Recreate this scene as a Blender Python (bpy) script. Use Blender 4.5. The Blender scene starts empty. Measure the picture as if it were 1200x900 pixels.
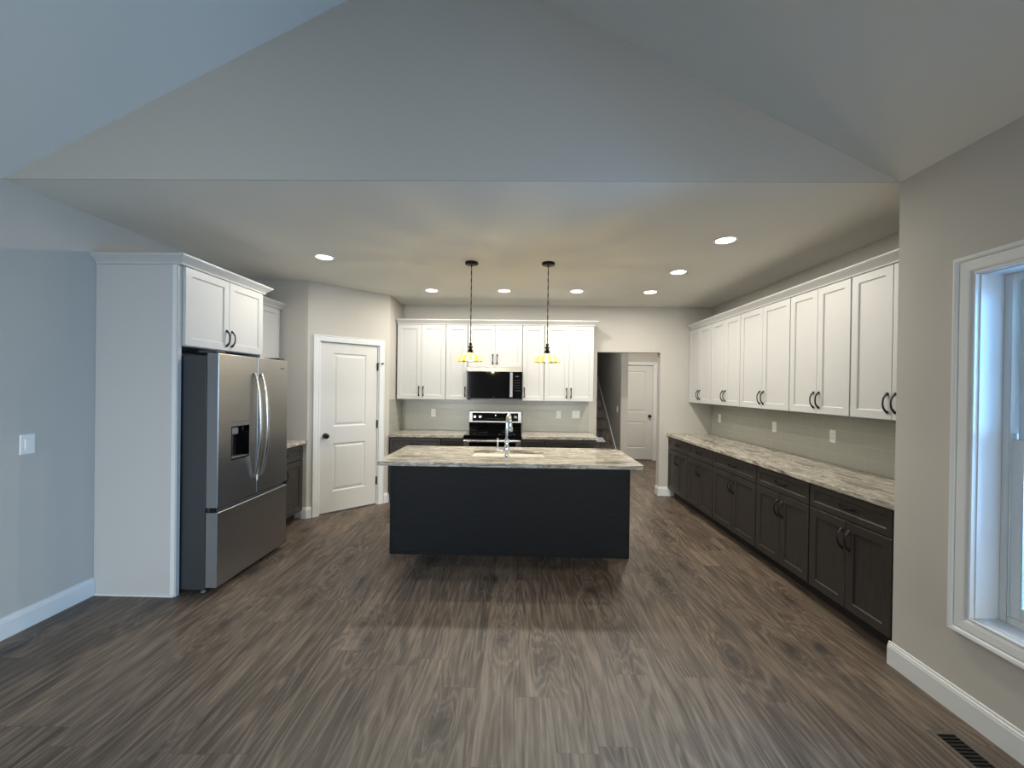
import bpy, bmesh, math, random
from mathutils import Vector, Matrix
from mathutils.geometry import tessellate_polygon
random.seed(7)
S = bpy.context.scene
COL = S.collection
PI = math.pi

# ------------------------------------------------------------------ camera
CH = 2.757           # kitchen ceiling height
cam_d = bpy.data.cameras.new('camera'); cam = bpy.data.objects.new('camera', cam_d); COL.objects.link(cam)
cam_d.sensor_width = 36.0; cam_d.lens = 36.0 * 477.576 / 1200.0
cam_d.shift_x = 1.40 / 1200.0; cam_d.shift_y = 5.72 / 1200.0
cam_d.clip_start = 0.05
YAW, PITCH, ROLL = 0.0196, 0.0045, 0.0135
fwd = Vector((-math.sin(YAW) * math.cos(PITCH), math.cos(YAW) * math.cos(PITCH), -math.sin(PITCH)))
rgt = Vector((math.cos(YAW), math.sin(YAW), 0))
upv = rgt.cross(fwd)
r2 = rgt * math.cos(ROLL) + upv * math.sin(ROLL)
u2 = upv * math.cos(ROLL) - rgt * math.sin(ROLL)
mw = Matrix((r2, u2, -fwd)).transposed().to_4x4(); mw.translation = Vector((0, 0, 1.5603))
cam.matrix_world = mw
S.camera = cam

# ------------------------------------------------------------------ view, world
S.view_settings.view_transform = 'Standard'; S.view_settings.look = 'None'
S.view_settings.gamma = 1.0; S.view_settings.use_curve_mapping = False
S.view_settings.exposure = 0.57
wd = bpy.data.worlds.new('dusk_sky'); S.world = wd; wd.use_nodes = True
bg = wd.node_tree.nodes['Background']
bg.inputs[0].default_value = (0.30, 0.55, 1.0, 1); bg.inputs[1].default_value = 0.9

WARM = (1.0, 0.935, 0.825)
BLUE = (0.55, 0.79, 1.0)
P_CAN, P_PEND, P_HALL = 10.9, 17.0, 29.0
def area(name, loc, rot, sx, sy, power, color, shape='RECTANGLE', spread=PI):
    l = bpy.data.lights.new(name, 'AREA'); l.shape = shape; l.size = sx; l.size_y = sy
    l.energy = power; l.color = color; l.spread = spread
    o = bpy.data.objects.new(name, l); COL.objects.link(o); o.location = loc; o.rotation_euler = rot
    return o
# daylight entering by the window in the photo, by the window nearer the camera plus fill light from unseen openings added behind the camera
area('daylight_window', (2.75, 1.50, 1.55), (0, math.radians(68), 0), 1.9, 1.0, 105, (.20, .53, 1.0))
area('daylight_second_window', (2.75, -0.9, 1.60), (0, math.radians(62), 0), 1.9, 1.5, 125, BLUE)
area('fill_patio', (1.5, -4.25, 1.40), (math.radians(76), 0, 0), 1.0, 2.2, 30, (.97, 1.0, .97), spread=math.radians(84))  # added fill through an unseen patio door, aimed low
area('fill_rear_window', (-2.42, -4.25, 1.45), (math.radians(76), 0, 0), 1.0, 1.6, 36, (.97, 1.0, .98), spread=math.radians(84))  # added fill at an unseen rear window, brightens the end panel
# the two rear fills are added for unseen light behind the camera

# ------------------------------------------------------------------ mesh helpers
class MB:
    def __init__(s): s.v = []; s.f = []; s.sm = []
    def add(s, vs, fs, smooth=False):
        b = len(s.v); s.v += [tuple(v) for v in vs]
        for f in fs: s.f.append([b + i for i in f]); s.sm.append(smooth)
        return s
    def box(s, x0, x1, y0, y1, z0, z1):
        vs = [(x, y, z) for z in (z0, z1) for y in (y0, y1) for x in (x0, x1)]
        return s.add(vs, [(0, 2, 3, 1), (4, 5, 7, 6), (0, 1, 5, 4), (2, 6, 7, 3), (0, 4, 6, 2), (1, 3, 7, 5)])
    def rings(s, rings, cap0=True, cap1=True, closed=True, smooth=False):
        n = len(rings[0]); vs = [p for r in rings for p in r]; fs = []
        for k in range(len(rings) - 1):
            for i in range(n if closed else n - 1):
                j = (i + 1) % n; fs.append((k * n + i, k * n + j, (k + 1) * n + j, (k + 1) * n + i))
        b = len(s.f)
        s.add(vs, fs, smooth)
        o = len(s.v) - len(vs)
        if cap0: s.f.append([o + i for i in range(n)][::-1]); s.sm.append(False)
        if cap1: s.f.append([o + (len(rings) - 1) * n + i for i in range(n)]); s.sm.append(False)
        return s
    def rect(s, loops, cap0=True, cap1=True):      # loops (x0,x1,z0,z1,y) facing -y
        return s.rings([[(a, y, c), (b, y, c), (b, y, d), (a, y, d)] for a, b, c, d, y in loops], cap0, cap1)
    def tube(s, pts, rad, n=10, squash=None, caps=True, smooth=True):
        pts = [Vector(p) for p in pts]; R = rad if isinstance(rad, (list, tuple)) else [rad] * len(pts)
        rings = []; prev = None
        for i, p in enumerate(pts):
            t = (pts[min(i + 1, len(pts) - 1)] - pts[max(i - 1, 0)]).normalized()
            if prev is None:
                a = Vector((0, 0, 1)) if abs(t.z) < .9 else Vector((1, 0, 0))
                u = t.cross(a).normalized()
            else:
                u = (prev - t * prev.dot(t)).normalized()
            prev = u; w = t.cross(u)
            sq = squash or (1, 1)
            rings.append([tuple(p + (u * math.cos(2 * PI * k / n) * sq[0] + w * math.sin(2 * PI * k / n) * sq[1]) * R[i]) for k in range(n)])
        return s.rings(rings, caps, caps, True, smooth)
    def lathe(s, prof, c=(0, 0, 0), n=32, axis='z', smooth=True, rad_fn=None):   # prof [(r,h)]
        rings = []
        for r, h in prof:
            ring = []
            for k in range(n):
                a = 2 * PI * k / n; rr = max(r, 1e-5) * (rad_fn(a, h) if rad_fn else 1)
                x, y = rr * math.cos(a), rr * math.sin(a)
                p = {'z': (x, y, h), 'y': (x, h, y), 'x': (h, x, y)}[axis]
                ring.append((c[0] + p[0], c[1] + p[1], c[2] + p[2]))
            rings.append(ring)
        return s.rings(rings, prof[0][0] > 1e-4, prof[-1][0] > 1e-4, True, smooth)
    def prism(s, foot, z0, z1):
        return s.rings([[(x, y, z0) for x, y in foot], [(x, y, z1) for x, y in foot]])
    def prism_y(s, poly, y0, y1):                  # poly (x,z)
        return s.rings([[(x, y0, z) for x, z in poly], [(x, y1, z) for x, z in poly]])
    def plate(s, outer, holes, m0, m1):            # flat plate with holes, m0/m1 map (a,b)->3D for both faces
        loops = [outer] + holes
        flat = [p for l in loops for p in l]
        tris = tessellate_polygon([[Vector((a, b, 0)) for a, b in l] for l in loops])
        n = len(flat)
        vs = [m0(*p) for p in flat] + [m1(*p) for p in flat]
        fs = [tuple(t) for t in tris] + [tuple(n + i for i in t[::-1]) for t in tris]
        o = 0
        for l in loops:
            for i in range(len(l)):
                j = (i + 1) % len(l); fs.append((o + i, o + j, n + o + j, n + o + i))
            o += len(l)
        return s.add(vs, fs)
    def sweep(s, path, prof, nrm, flip=1, closed=False):  # profile (a outward in plane, b along nrm), mitred
        path = [Vector(p) for p in path]; nrm = Vector(nrm); n = len(path); rings = []
        for i, p in enumerate(path):
            d = []
            if closed or i > 0: d.append((p - path[i - 1]).normalized())
            if closed or i < n - 1: d.append((path[(i + 1) % n] - p).normalized())
            ns = [nrm.cross(k) * flip for k in d]
            m = sum(ns, Vector()).normalized(); m = m / max(.2, m.dot(ns[0]))
            rings.append([tuple(p + m * a + nrm * b) for a, b in prof])
        if closed: rings.append(rings[0])
        return s.rings(rings, not closed, not closed, True)
    def build(s, name, mat, parent=None, loc=None, rot=None, bevel=0, seg=2, weld=True):
        me = bpy.data.meshes.new(name); me.from_pydata(s.v, [], s.f)
        for p, sm in zip(me.polygons, s.sm): p.use_smooth = sm
        bm = bmesh.new(); bm.from_mesh(me)
        if weld: bmesh.ops.remove_doubles(bm, verts=bm.verts, dist=1e-6)
        bmesh.ops.recalc_face_normals(bm, faces=bm.faces); bm.to_mesh(me); bm.free()
        if any(s.sm): me.set_sharp_from_angle(angle=math.radians(40))
        me.materials.append(mat)
        o = bpy.data.objects.new(name, me); COL.objects.link(o)
        if parent: o.parent = parent
        if loc: o.location = loc
        if rot is not None: o.rotation_euler = (0, 0, rot)
        if bevel:
            m = o.modifiers.new('edge', 'BEVEL'); m.width = bevel; m.segments = seg; m.limit_method = 'ANGLE'; m.angle_limit = math.radians(50)
        return o
def tag(o, label, cat, group=None):
    o['label'] = label; o['category'] = cat
    if group: o['group'] = group
    return o
def thing(name, label, cat, loc=(0, 0, 0), rot=0, group=None):
    o = bpy.data.objects.new(name, None); COL.objects.link(o); o.location = loc; o.rotation_euler = (0, 0, rot)
    o.empty_display_size = .1
    return tag(o, label, cat, group)
def struct(o): o['kind'] = 'structure'; return o
def dup(root, label, loc, rot=0):
    def cp(o, par):
        c = o.copy(); COL.objects.link(c); c.parent = par
        for ch in list(o.children): cp(ch, c)
        return c
    r = cp(root, None); r.location = loc; r.rotation_euler = (0, 0, rot); r['label'] = label
    return r

# ------------------------------------------------------------------ materials
def mat(name, col=(.8, .8, .8), rough=.5, metal=0, spec=.5, coat=0):
    m = bpy.data.materials.new(name); m.use_nodes = True; b = m.node_tree.nodes['Principled BSDF']
    b.inputs['Base Color'].default_value = (*col, 1); b.inputs['Roughness'].default_value = rough
    b.inputs['Metallic'].default_value = metal; b.inputs['Specular IOR Level'].default_value = spec
    b.inputs['Coat Weight'].default_value = coat
    return m
class NT:
    def __init__(s, m): s.m = m; s.t = m.node_tree; s.b = s.t.nodes['Principled BSDF']
    def n(s, typ, **kw):
        if typ == 'Noise': typ = 'TexNoise'
        nd = s.t.nodes.new('ShaderNode' + typ)
        for k, v in kw.items():
            if k.startswith('_'): setattr(nd, k[1:], v)
            else: nd.inputs[k.replace('_', ' ')].default_value = v
        return nd
    def l(s, a, b): s.t.links.new(a, b)
    def coords(s, scale=(1, 1, 1), rot=(0, 0, 0), src='Object'):
        tc = s.n('TexCoord'); mp = s.n('Mapping'); mp.inputs['Scale'].default_value = scale; mp.inputs['Rotation'].default_value = rot
        s.l(tc.outputs[src], mp.inputs['Vector']); return mp.outputs[0]
    def ramp(s, fac, stops):
        r = s.n('ValToRGB'); e = r.color_ramp.elements
        e[0].position, e[0].color = stops[0][0], (*stops[0][1], 1); e[1].position, e[1].color = stops[-1][0], (*stops[-1][1], 1)
        for p, c in stops[1:-1]: k = e.new(p); k.color = (*c, 1)
        s.l(fac, r.inputs[0]); return r.outputs[0]
    def mix(s, fac, a, b, typ='MIX'):
        x = s.n('Mix', _data_type='RGBA', _blend_type=typ)
        for sock, v in ((x.inputs[0], fac), (x.inputs[6], a), (x.inputs[7], b)):
            if hasattr(v, 'is_linked'): s.l(v, sock)
            else: sock.default_value = v if isinstance(v, (int, float)) else (*v, 1)
        return x.outputs[2]
    def math(s, op, a, b=0.0):
        x = s.n('Math', _operation=op)
        for i, v in enumerate((a, b)):
            if hasattr(v, 'is_linked'): s.l(v, x.inputs[i])
            else: x.inputs[i].default_value = v
        return x.outputs[0]
    def bump(s, h, strength=.2, dist=.002):
        b = s.n('Bump'); b.inputs['Strength'].default_value = strength; b.inputs['Distance'].default_value = dist
        s.l(h, b.inputs['Height']); s.l(b.outputs[0], s.b.inputs['Normal'])
def paint(name, col, rough=.85):
    m = mat(name, col, rough, spec=.25); t = NT(m)
    nz = t.n('Noise', Scale=220.0, Detail=2.0); t.l(t.coords(), nz.inputs['Vector']); t.bump(nz.outputs[0], .12, .001)
    return m
M = {}
M['wall'] = paint('greige_wall_paint', (.49, .472, .437))
M['ceil'] = paint('white_ceiling_paint', (.70, .70, .66), .95)
M['trim'] = mat('white_trim_paint', (.68, .70, .71), .38)
M['door'] = mat('white_door_paint', (.60, .60, .585), .42)
M['white'] = mat('white_cabinet_paint', (.50, .505, .50), .40)
M['plastic'] = mat('white_plastic', (.80, .80, .77), .35)
M['black'] = mat('black_metal', (.012, .012, .013), .38, .6)
M['toe'] = mat('dark_toe_kick', (.012, .011, .011), .6)
M['chrome'] = mat('chrome', (.80, .82, .84), .08, 1)
M['glass_black'] = mat('black_glass', (.003, .003, .0035), .05, 0, .35)
M['case'] = mat('dark_grey_fridge_case', (.030, .036, .042), .45)
M['porcelain'] = mat('white_sink', (.85, .84, .80), .15)
M['bronze'] = mat('dark_bronze', (.018, .013, .010), .4, .8)
M['marks'] = mat('grey_marks', (.10, .10, .105), .6)
M['slot'] = mat('dark_slots', (.03, .03, .03), .6)
M['paper'] = mat('white_paper', (.80, .82, .86), .7)
# dark stained cabinets
def darkwood(name, a, b, scale, spec=.45):
    m = mat(name, a, .45, spec=spec); t = NT(m)
    nz = t.n('Noise', Scale=6.0, Detail=6.0, Roughness=.6); t.l(t.coords(scale), nz.inputs['Vector'])
    t.l(t.ramp(nz.outputs[0], [(.3, a), (.7, b)]), t.b.inputs['Base Color']); t.bump(nz.outputs[0], .08, .001)
    return m
M['dark'] = darkwood('charcoal_stained_wood', (.024, .021, .019), (.036, .032, .028), (9, 9, 1))
M['island'] = darkwood('charcoal_island_panel', (.009, .0105, .013), (.014, .016, .019), (1, 1, 14), .15)
# brushed stainless
def steel(name, col, rough=.3, scale=(1, 1, 260)):
    m = mat(name, col, rough, 1); t = NT(m)
    nz = t.n('Noise', Scale=4.0, Detail=3.0); t.l(t.coords(scale), nz.inputs['Vector'])
    t.l(t.ramp(nz.outputs[0], [(.3, tuple(c * .88 for c in col)), (.7, col)]), t.b.inputs['Base Color'])
    t.b.inputs['Anisotropic'].default_value = .5
    r = t.ramp(nz.outputs[0], [(.2, (rough * .9,) * 3), (.8, (rough * 1.15,) * 3)]); t.l(r, t.b.inputs['Roughness'])
    return m
M['steel'] = steel('brushed_stainless', (.47, .455, .43), .34)
M['steelside'] = mat('grey_door_side', (.17, .18, .19), .45, .3)
M['bright'] = mat('polished_stainless', (.72, .72, .72), .18, 1)
M['lens'] = mat('lamp_lens', (.9, .9, .9)); b = NT(M['lens']).b; b.inputs['Emission Color'].default_value = (1, .93, .80, 1); b.inputs['Emission Strength'].default_value = 9
def bulb_mat():
    m = bpy.data.materials.new('clear_glowing_bulb'); m.use_nodes = True; nt = m.node_tree; nt.nodes.clear(); N = nt.nodes.new
    o = N('ShaderNodeOutputMaterial'); tr = N('ShaderNodeBsdfTransparent'); em = N('ShaderNodeEmission'); em.inputs[0].default_value = (1, .86, .55, 1); em.inputs[1].default_value = 14
    mx = N('ShaderNodeMixShader'); mx.inputs[0].default_value = .3
    nt.links.new(tr.outputs[0], mx.inputs[1]); nt.links.new(em.outputs[0], mx.inputs[2]); nt.links.new(mx.outputs[0], o.inputs[0]); return m
M['bulb'] = bulb_mat()
M['clock'] = mat('lit_display', (.5, .5, .5)); b = NT(M['clock']).b; b.inputs['Emission Color'].default_value = (.8, .9, 1, 1); b.inputs['Emission Strength'].default_value = 1.2

# stone counter: long warped veins in cream, taupe and dark grey
def stone(name, along):
    m = mat(name, (.5, .5, .5), .16); t = NT(m)
    sc = (1.0, 5.5, 5.5) if along == 'x' else (5.5, 1.0, 5.5)
    co = t.coords(sc, (0, 0, .10 if along == 'x' else -.07))
    w = t.n('Noise', Scale=.9, Detail=3.0); t.l(co, w.inputs['Vector'])
    wm = t.n('VectorMath', _operation='MULTIPLY_ADD'); wm.inputs[1].default_value = (1.3, 1.3, 1.3)
    t.l(w.outputs['Color'], wm.inputs[0]); t.l(co, wm.inputs[2])
    a = t.n('Noise', Scale=2.4, Detail=9.0, Roughness=.62, Distortion=.5); t.l(wm.outputs[0], a.inputs['Vector'])
    base = t.ramp(a.outputs[0], [(.30, (.07, .064, .058)), (.38, (.19, .17, .15)), (.45, (.46, .42, .35)), (.54, (.64, .60, .51)), (.60, (.34, .31, .265)), (.65, (.60, .56, .48)), (.76, (.68, .65, .58))])
    v = t.n('Noise', Scale=4.6, Detail=8.0, Roughness=.7, Distortion=.9); t.l(wm.outputs[0], v.inputs['Vector'])
    vein = t.math('ABSOLUTE', t.math('SUBTRACT', v.outputs[0], .5))
    vf = t.ramp(vein, [(0.0, (.8, .8, .8)), (.02, (.5, .5, .5)), (.055, (0, 0, 0))])
    col = t.mix(vf, base, (.10, .095, .090))
    g = t.n('Noise', Scale=160.0, Detail=2.0); t.l(t.coords(), g.inputs['Vector'])
    col = t.mix(t.ramp(g.outputs[0], [(.35, (.25,) * 3), (.6, (0,) * 3)]), col, (.16, .15, .14))
    t.l(col, t.b.inputs['Base Color'])
    return m
M['stone_x'] = stone('veined_stone_across', 'x')
M['stone_y'] = stone('veined_stone_along', 'y')

# plank floor, boards along y
def floor_mat():
    m = mat('brown_grey_plank_floor', (.2, .18, .16), .42); t = NT(m)
    tc = t.n('TexCoord')
    sx = t.n('SeparateXYZ'); t.l(tc.outputs['Object'], sx.inputs[0])
    PWD, PLN = .182, 1.24
    u = t.math('DIVIDE', sx.outputs[0], PWD); row = t.math('FLOOR', u)
    w1 = t.n('TexWhiteNoise', _noise_dimensions='1D'); t.l(row, w1.inputs['W'])
    v = t.math('DIVIDE', t.math('ADD', sx.outputs[1], t.math('MULTIPLY', w1.outputs['Value'], 5.0)), PLN); colm = t.math('FLOOR', v)
    cb = t.n('CombineXYZ'); t.l(row, cb.inputs[0]); t.l(colm, cb.inputs[1])
    w2 = t.n('TexWhiteNoise', _noise_dimensions='2D'); t.l(cb.outputs[0], w2.inputs['Vector'])
    rnd = w2.outputs['Value']; rv = t.math('MULTIPLY', rnd, 37.0)
    fu = t.math('ABSOLUTE', t.math('SUBTRACT', t.math('FRACT', u), .5)); fv = t.math('ABSOLUTE', t.math('SUBTRACT', t.math('FRACT', v), .5))
    gap = t.math('MAXIMUM', t.math('GREATER_THAN', fu, .5 - .0011 / PWD), t.math('GREATER_THAN', fv, .5 - .0012 / PLN))
    def grain(scale, **kw):
        g = t.n('Mapping'); g.inputs['Scale'].default_value = scale; t.l(tc.outputs['Object'], g.inputs['Vector'])
        z = t.n('TexNoise', _noise_dimensions='4D', **kw)
        t.l(g.outputs[0], z.inputs['Vector']); t.l(rv, z.inputs['W']); return z
    # knots: elongated cells, used both as dark spots and to bend the growth rings round them
    kn = t.n('Mapping'); kn.inputs['Scale'].default_value = (2.3, .95, 1); t.l(tc.outputs['Object'], kn.inputs['Vector'])
    wob = t.n('TexNoise', Scale=6.0, Detail=3.0); t.l(kn.outputs[0], wob.inputs['Vector'])
    wv = t.n('VectorMath', _operation='MULTIPLY_ADD'); wv.inputs[1].default_value = (.20, .20, 0); t.l(wob.outputs['Color'], wv.inputs[0]); t.l(kn.outputs[0], wv.inputs[2])
    vo = t.n('TexVoronoi', _voronoi_dimensions='2D', Scale=1.0); t.l(wv.outputs[0], vo.inputs['Vector'])
    near = t.n('MapRange'); near.inputs[1].default_value = 0; near.inputs[2].default_value = .42; near.inputs[3].default_value = 1; near.inputs[4].default_value = 0
    t.l(vo.outputs['Distance'], near.inputs[0]); near2 = t.math('POWER', near.outputs[0], 2.0)
    broad = grain((4.5, .8, 1), Scale=1.0, Detail=3.0, Distortion=.6)
    fine = grain((75, 5.0, 1), Scale=1.0, Detail=5.0, Roughness=.6)
    streak = grain((26, 1.1, 1), Scale=1.0, Detail=4.0, Roughness=.6, Distortion=.4)
    ring = grain((5.5, .50, 1), Scale=1.0, Detail=3.0, Roughness=.42, Distortion=.8)
    ph = t.math('ADD', t.math('MULTIPLY', ring.outputs[0], 85.0), t.math('MULTIPLY', near2, 30.0))
    rl = t.math('POWER', t.math('MULTIPLY', t.math('ADD', t.math('SINE', ph), 1.0), .5), 2.2)
    base = t.ramp(broad.outputs[0], [(.28, (.052, .0375, .028)), (.5, (.088, .066, .0495)), (.72, (.138, .105, .079))])
    base = t.mix(.75, base, t.ramp(streak.outputs[0], [(.32, (.62,) * 3), (.5, (1.0,) * 3), (.68, (1.42,) * 3)]), 'MULTIPLY')
    c = t.mix(t.math('MULTIPLY', rl, .46), base, (.22, .168, .124))
    c = t.mix(.8, c, t.ramp(fine.outputs[0], [(.36, (.58,) * 3), (.5, (1.0,) * 3), (.64, (1.30,) * 3)]), 'MULTIPLY')
    c = t.mix(1.0, c, t.ramp(rnd, [(0, (.88, .88, .89)), (1, (1.14, 1.12, 1.09))]), 'MULTIPLY')
    kf = t.ramp(vo.outputs['Distance'], [(.025, (.92,) * 3), (.055, (.65,) * 3), (.10, (.30,) * 3), (.20, (0,) * 3)])
    c = t.mix(kf, c, (.026, .021, .019))
    c = t.mix(t.math('MULTIPLY', gap, .5), c, (.028, .023, .020))
    t.l(c, t.b.inputs['Base Color'])
    rr = t.ramp(fine.outputs[0], [(.3, (.55,) * 3), (.7, (.42,) * 3)]); t.l(rr, t.b.inputs['Roughness'])
    h = t.math('SUBTRACT', t.math('MULTIPLY', fine.outputs[0], .3), gap); t.bump(h, .25, .001)
    return m
M['floor'] = floor_mat()

def tile_mat(name, plane):
    m = mat(name, (.4, .4, .36), .12); t = NT(m)
    tc = t.n('TexCoord'); sp = t.n('SeparateXYZ'); cb = t.n('CombineXYZ'); t.l(tc.outputs['Object'], sp.inputs[0])
    t.l(sp.outputs['X' if plane == 'x' else 'Y'], cb.inputs[0]); t.l(sp.outputs['Z'], cb.inputs[1])
    br = t.n('TexBrick', Scale=1.0, Mortar_Size=.0014, Mortar_Smooth=.2, Bias=0.0, Brick_Width=.305, Row_Height=.1016)
    br.inputs['Color1'].default_value = (.36, .36, .32, 1); br.inputs['Color2'].default_value = (.375, .375, .335, 1); br.inputs['Mortar'].default_value = (.43, .43, .39, 1)
    t.l(cb.outputs[0], br.inputs['Vector']); t.l(br.outputs['Color'], t.b.inputs['Base Color'])
    t.l(t.ramp(br.outputs['Fac'], [(0, (.26,) * 3), (1, (.6,) * 3)]), t.b.inputs['Roughness'])
    nz = t.n('TexNoise', Scale=9.0, Detail=1.0); t.l(tc.outputs['Object'], nz.inputs['Vector'])
    h = t.math('SUBTRACT', t.math('MULTIPLY', nz.outputs[0], .2), br.outputs['Fac']); t.bump(h, .35, .002)
    return m
M['tile_x'] = tile_mat('glazed_subway_tile_back', 'x'); M['tile_y'] = tile_mat('glazed_subway_tile_side', 'y')
def pane_mat():
    m = bpy.data.materials.new('window_glass'); m.use_nodes = True; nt = m.node_tree; nt.nodes.clear()
    o = nt.nodes.new('ShaderNodeOutputMaterial'); tr = nt.nodes.new('ShaderNodeBsdfTransparent'); gl = nt.nodes.new('ShaderNodeBsdfGlossy')
    gl.inputs['Roughness'].default_value = .02; mx = nt.nodes.new('ShaderNodeMixShader'); fr = nt.nodes.new('ShaderNodeFresnel'); fr.inputs[0].default_value = 1.45
    nt.links.new(fr.outputs[0], mx.inputs[0]); nt.links.new(tr.outputs[0], mx.inputs[1]); nt.links.new(gl.outputs[0], mx.inputs[2]); nt.links.new(mx.outputs[0], o.inputs[0])
    return m
M['pane'] = pane_mat()
def shade_mat():
    # pressed glass: clear between milky amber ribs, so the bulb throws soft rays on the ceiling
    m = bpy.data.materials.new('ribbed_amber_glass'); m.use_nodes = True; nt = m.node_tree; nt.nodes.clear(); N = nt.nodes.new; L = nt.links.new
    o = N('ShaderNodeOutputMaterial'); tr = N('ShaderNodeBsdfTransparent'); tr.inputs[0].default_value = (1, .96, .76, 1)
    tb = N('ShaderNodeBsdfTransparent'); tb.inputs[0].default_value = (.56, .46, .19, 1)
    tl = N('ShaderNodeBsdfTranslucent'); tl.inputs[0].default_value = (.28, .235, .115, 1); gl = N('ShaderNodeBsdfGlossy'); gl.inputs['Roughness'].default_value = .12
    tc = N('ShaderNodeTexCoord'); sp = N('ShaderNodeSeparateXYZ'); L(tc.outputs['Object'], sp.inputs[0])
    at = N('ShaderNodeMath'); at.operation = 'ARCTAN2'; L(sp.outputs['Y'], at.inputs[0]); L(sp.outputs['X'], at.inputs[1])
    mu = N('ShaderNodeMath'); mu.operation = 'MULTIPLY'; mu.inputs[1].default_value = 12.0; L(at.outputs[0], mu.inputs[0])
    sn = N('ShaderNodeMath'); sn.operation = 'SINE'; L(mu.outputs[0], sn.inputs[0])
    rp = N('ShaderNodeMapRange'); rp.inputs[1].default_value = -.35; rp.inputs[2].default_value = .35; rp.inputs[3].default_value = 0; rp.inputs[4].default_value = 1; L(sn.outputs[0], rp.inputs[0])
    mx = N('ShaderNodeMixShader'); L(rp.outputs[0], mx.inputs[0]); L(tr.outputs[0], mx.inputs[1]); L(tb.outputs[0], mx.inputs[2])
    m1 = N('ShaderNodeMixShader'); m1.inputs[0].default_value = .4; L(mx.outputs[0], m1.inputs[1]); L(tl.outputs[0], m1.inputs[2])
    m2 = N('ShaderNodeMixShader'); m2.inputs[0].default_value = .06; L(m1.outputs[0], m2.inputs[1]); L(gl.outputs[0], m2.inputs[2]); L(m2.outputs[0], o.inputs[0])
    return m
M['shade'] = shade_mat()

# ------------------------------------------------------------------ room shell
D, W, GW, G, LX, PY = 6.0, 2.815, 2.154, 2.368, -3.089, 2.911
REAR = -4.0
struct(MB().box(LX - .3, 3.3, REAR - .3, 10.6, -.1, 0).build('floor', M['floor']))
struct(MB().box(LX - .12, LX, REAR, 4.80, 0, CH + .1).build('wall_left', M['wall']))
# right wall of the great room with two window openings
WY0, WY1, WZ0, WZ1 = 1.060, 1.960, .495, 2.125
V0, V1 = -1.65, -.15
mb = MB(); X0, X1 = GW, GW + .15
for a, b_ in ((WY1, G), (V1, WY0), (REAR, V0)): mb.box(X0, X1, a, b_, 0, CH)
for a, b_ in ((WY0, WY1), (V0, V1)): mb.box(X0, X1, a, b_, 0, WZ0); mb.box(X0, X1, a, b_, WZ1, CH)
mb.box(X1, W + .12, G - .12, G, 0, CH)
struct(mb.build('wall_right', M['wall']))
struct(MB().box(W, W + .12, G + .001, D + .12, 0, CH).build('wall_kitchen_right', M['wall']))
mb = MB(); OX0, OX1, OZ = 1.145, 2.063, 2.092
mb.box(-1.84, OX0, D, D + .12, 0, CH); mb.box(OX1, W - .001, D, D + .12, 0, CH); mb.box(OX0, OX1, D, D + .12, OZ, CH)
struct(mb.build('wall_back', M['wall']))
# pantry: short wall, 45 degree wall with the door opening, return wall
AX, AY, MM = -2.452, 4.680, .7248
q = 2 ** -.5
def P45(s_, d_=0): return (AX + s_ * q - d_ * q, AY + s_ * q + d_ * q)
mb = MB()
mb.prism([(LX, AY), (AX, AY), P45(0, .1), (LX, AY + .12)], 0, CH)
mb.prism([P45(0), P45(.135), P45(.135, .1), P45(0, .1)], 0, CH)
mb.prism([P45(.875), P45(MM / q), P45(MM / q, .1), P45(.875, .1)], 0, CH)
mb.prism([P45(.135), P45(.875), P45(.875, .1), P45(.135, .1)], 2.085, CH)
BX, BY = AX + MM, AY + MM
mb.prism([(BX, BY), (BX, D), (BX - .11, D), P45(MM / q, .1)], 0, CH)
struct(mb.build('wall_pantry', M['wall'], weld=False))
struct(MB().box(LX, BX - .11, D, D + .1, 0, CH).build('wall_pantry_inside', M['wall']))
# gable above the kitchen and vaulted ceiling
SL = .508; AXM = (LX + GW) / 2; AZ = CH + (GW - LX) / 2 * SL
struct(MB().prism_y([(LX, CH + .016), (GW, CH + .016), (AXM, AZ)], G, G + .11).box(LX, GW, G, G + .008, CH, CH + .016).build('wall_gable', M['wall']))
struct(MB().box(LX - .1, W + .1, G + .008, D, CH, CH + .015).build('ceiling', M['ceil']))
mb = MB()
mb.prism_y([(LX - .12, CH - .12 * SL), (AXM, AZ), (AXM, AZ + .12), (LX - .12, CH + .12)], REAR - .1, G - .0005)
mb.prism_y([(GW + .15, CH - .15 * SL), (AXM, AZ), (AXM, AZ + .12), (GW + .15, CH + .12)], REAR - .1, G - .0005)
struct(mb.build('ceiling_vault', M['ceil'], weld=False))
# rear wall behind the camera with openings added for fill light
mb = MB()
mb.box(LX, -2.92, REAR - .12, REAR, 0, CH); mb.box(-1.92, 1.0, REAR - .12, REAR, 0, CH); mb.box(-2.92, -1.92, REAR - .12, REAR, 0, .6); mb.box(-2.92, -1.92, REAR - .12, REAR, 2.2, CH)
mb.box(2.0, GW, REAR - .12, REAR, 0, CH); mb.box(1.0, 2.0, REAR - .12, REAR, 2.3, CH)
mb.prism_y([(LX, CH), (GW, CH), (AXM, AZ)], REAR - .12, REAR)
struct(mb.build('wall_rear', M['wall'], weld=False))
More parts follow.
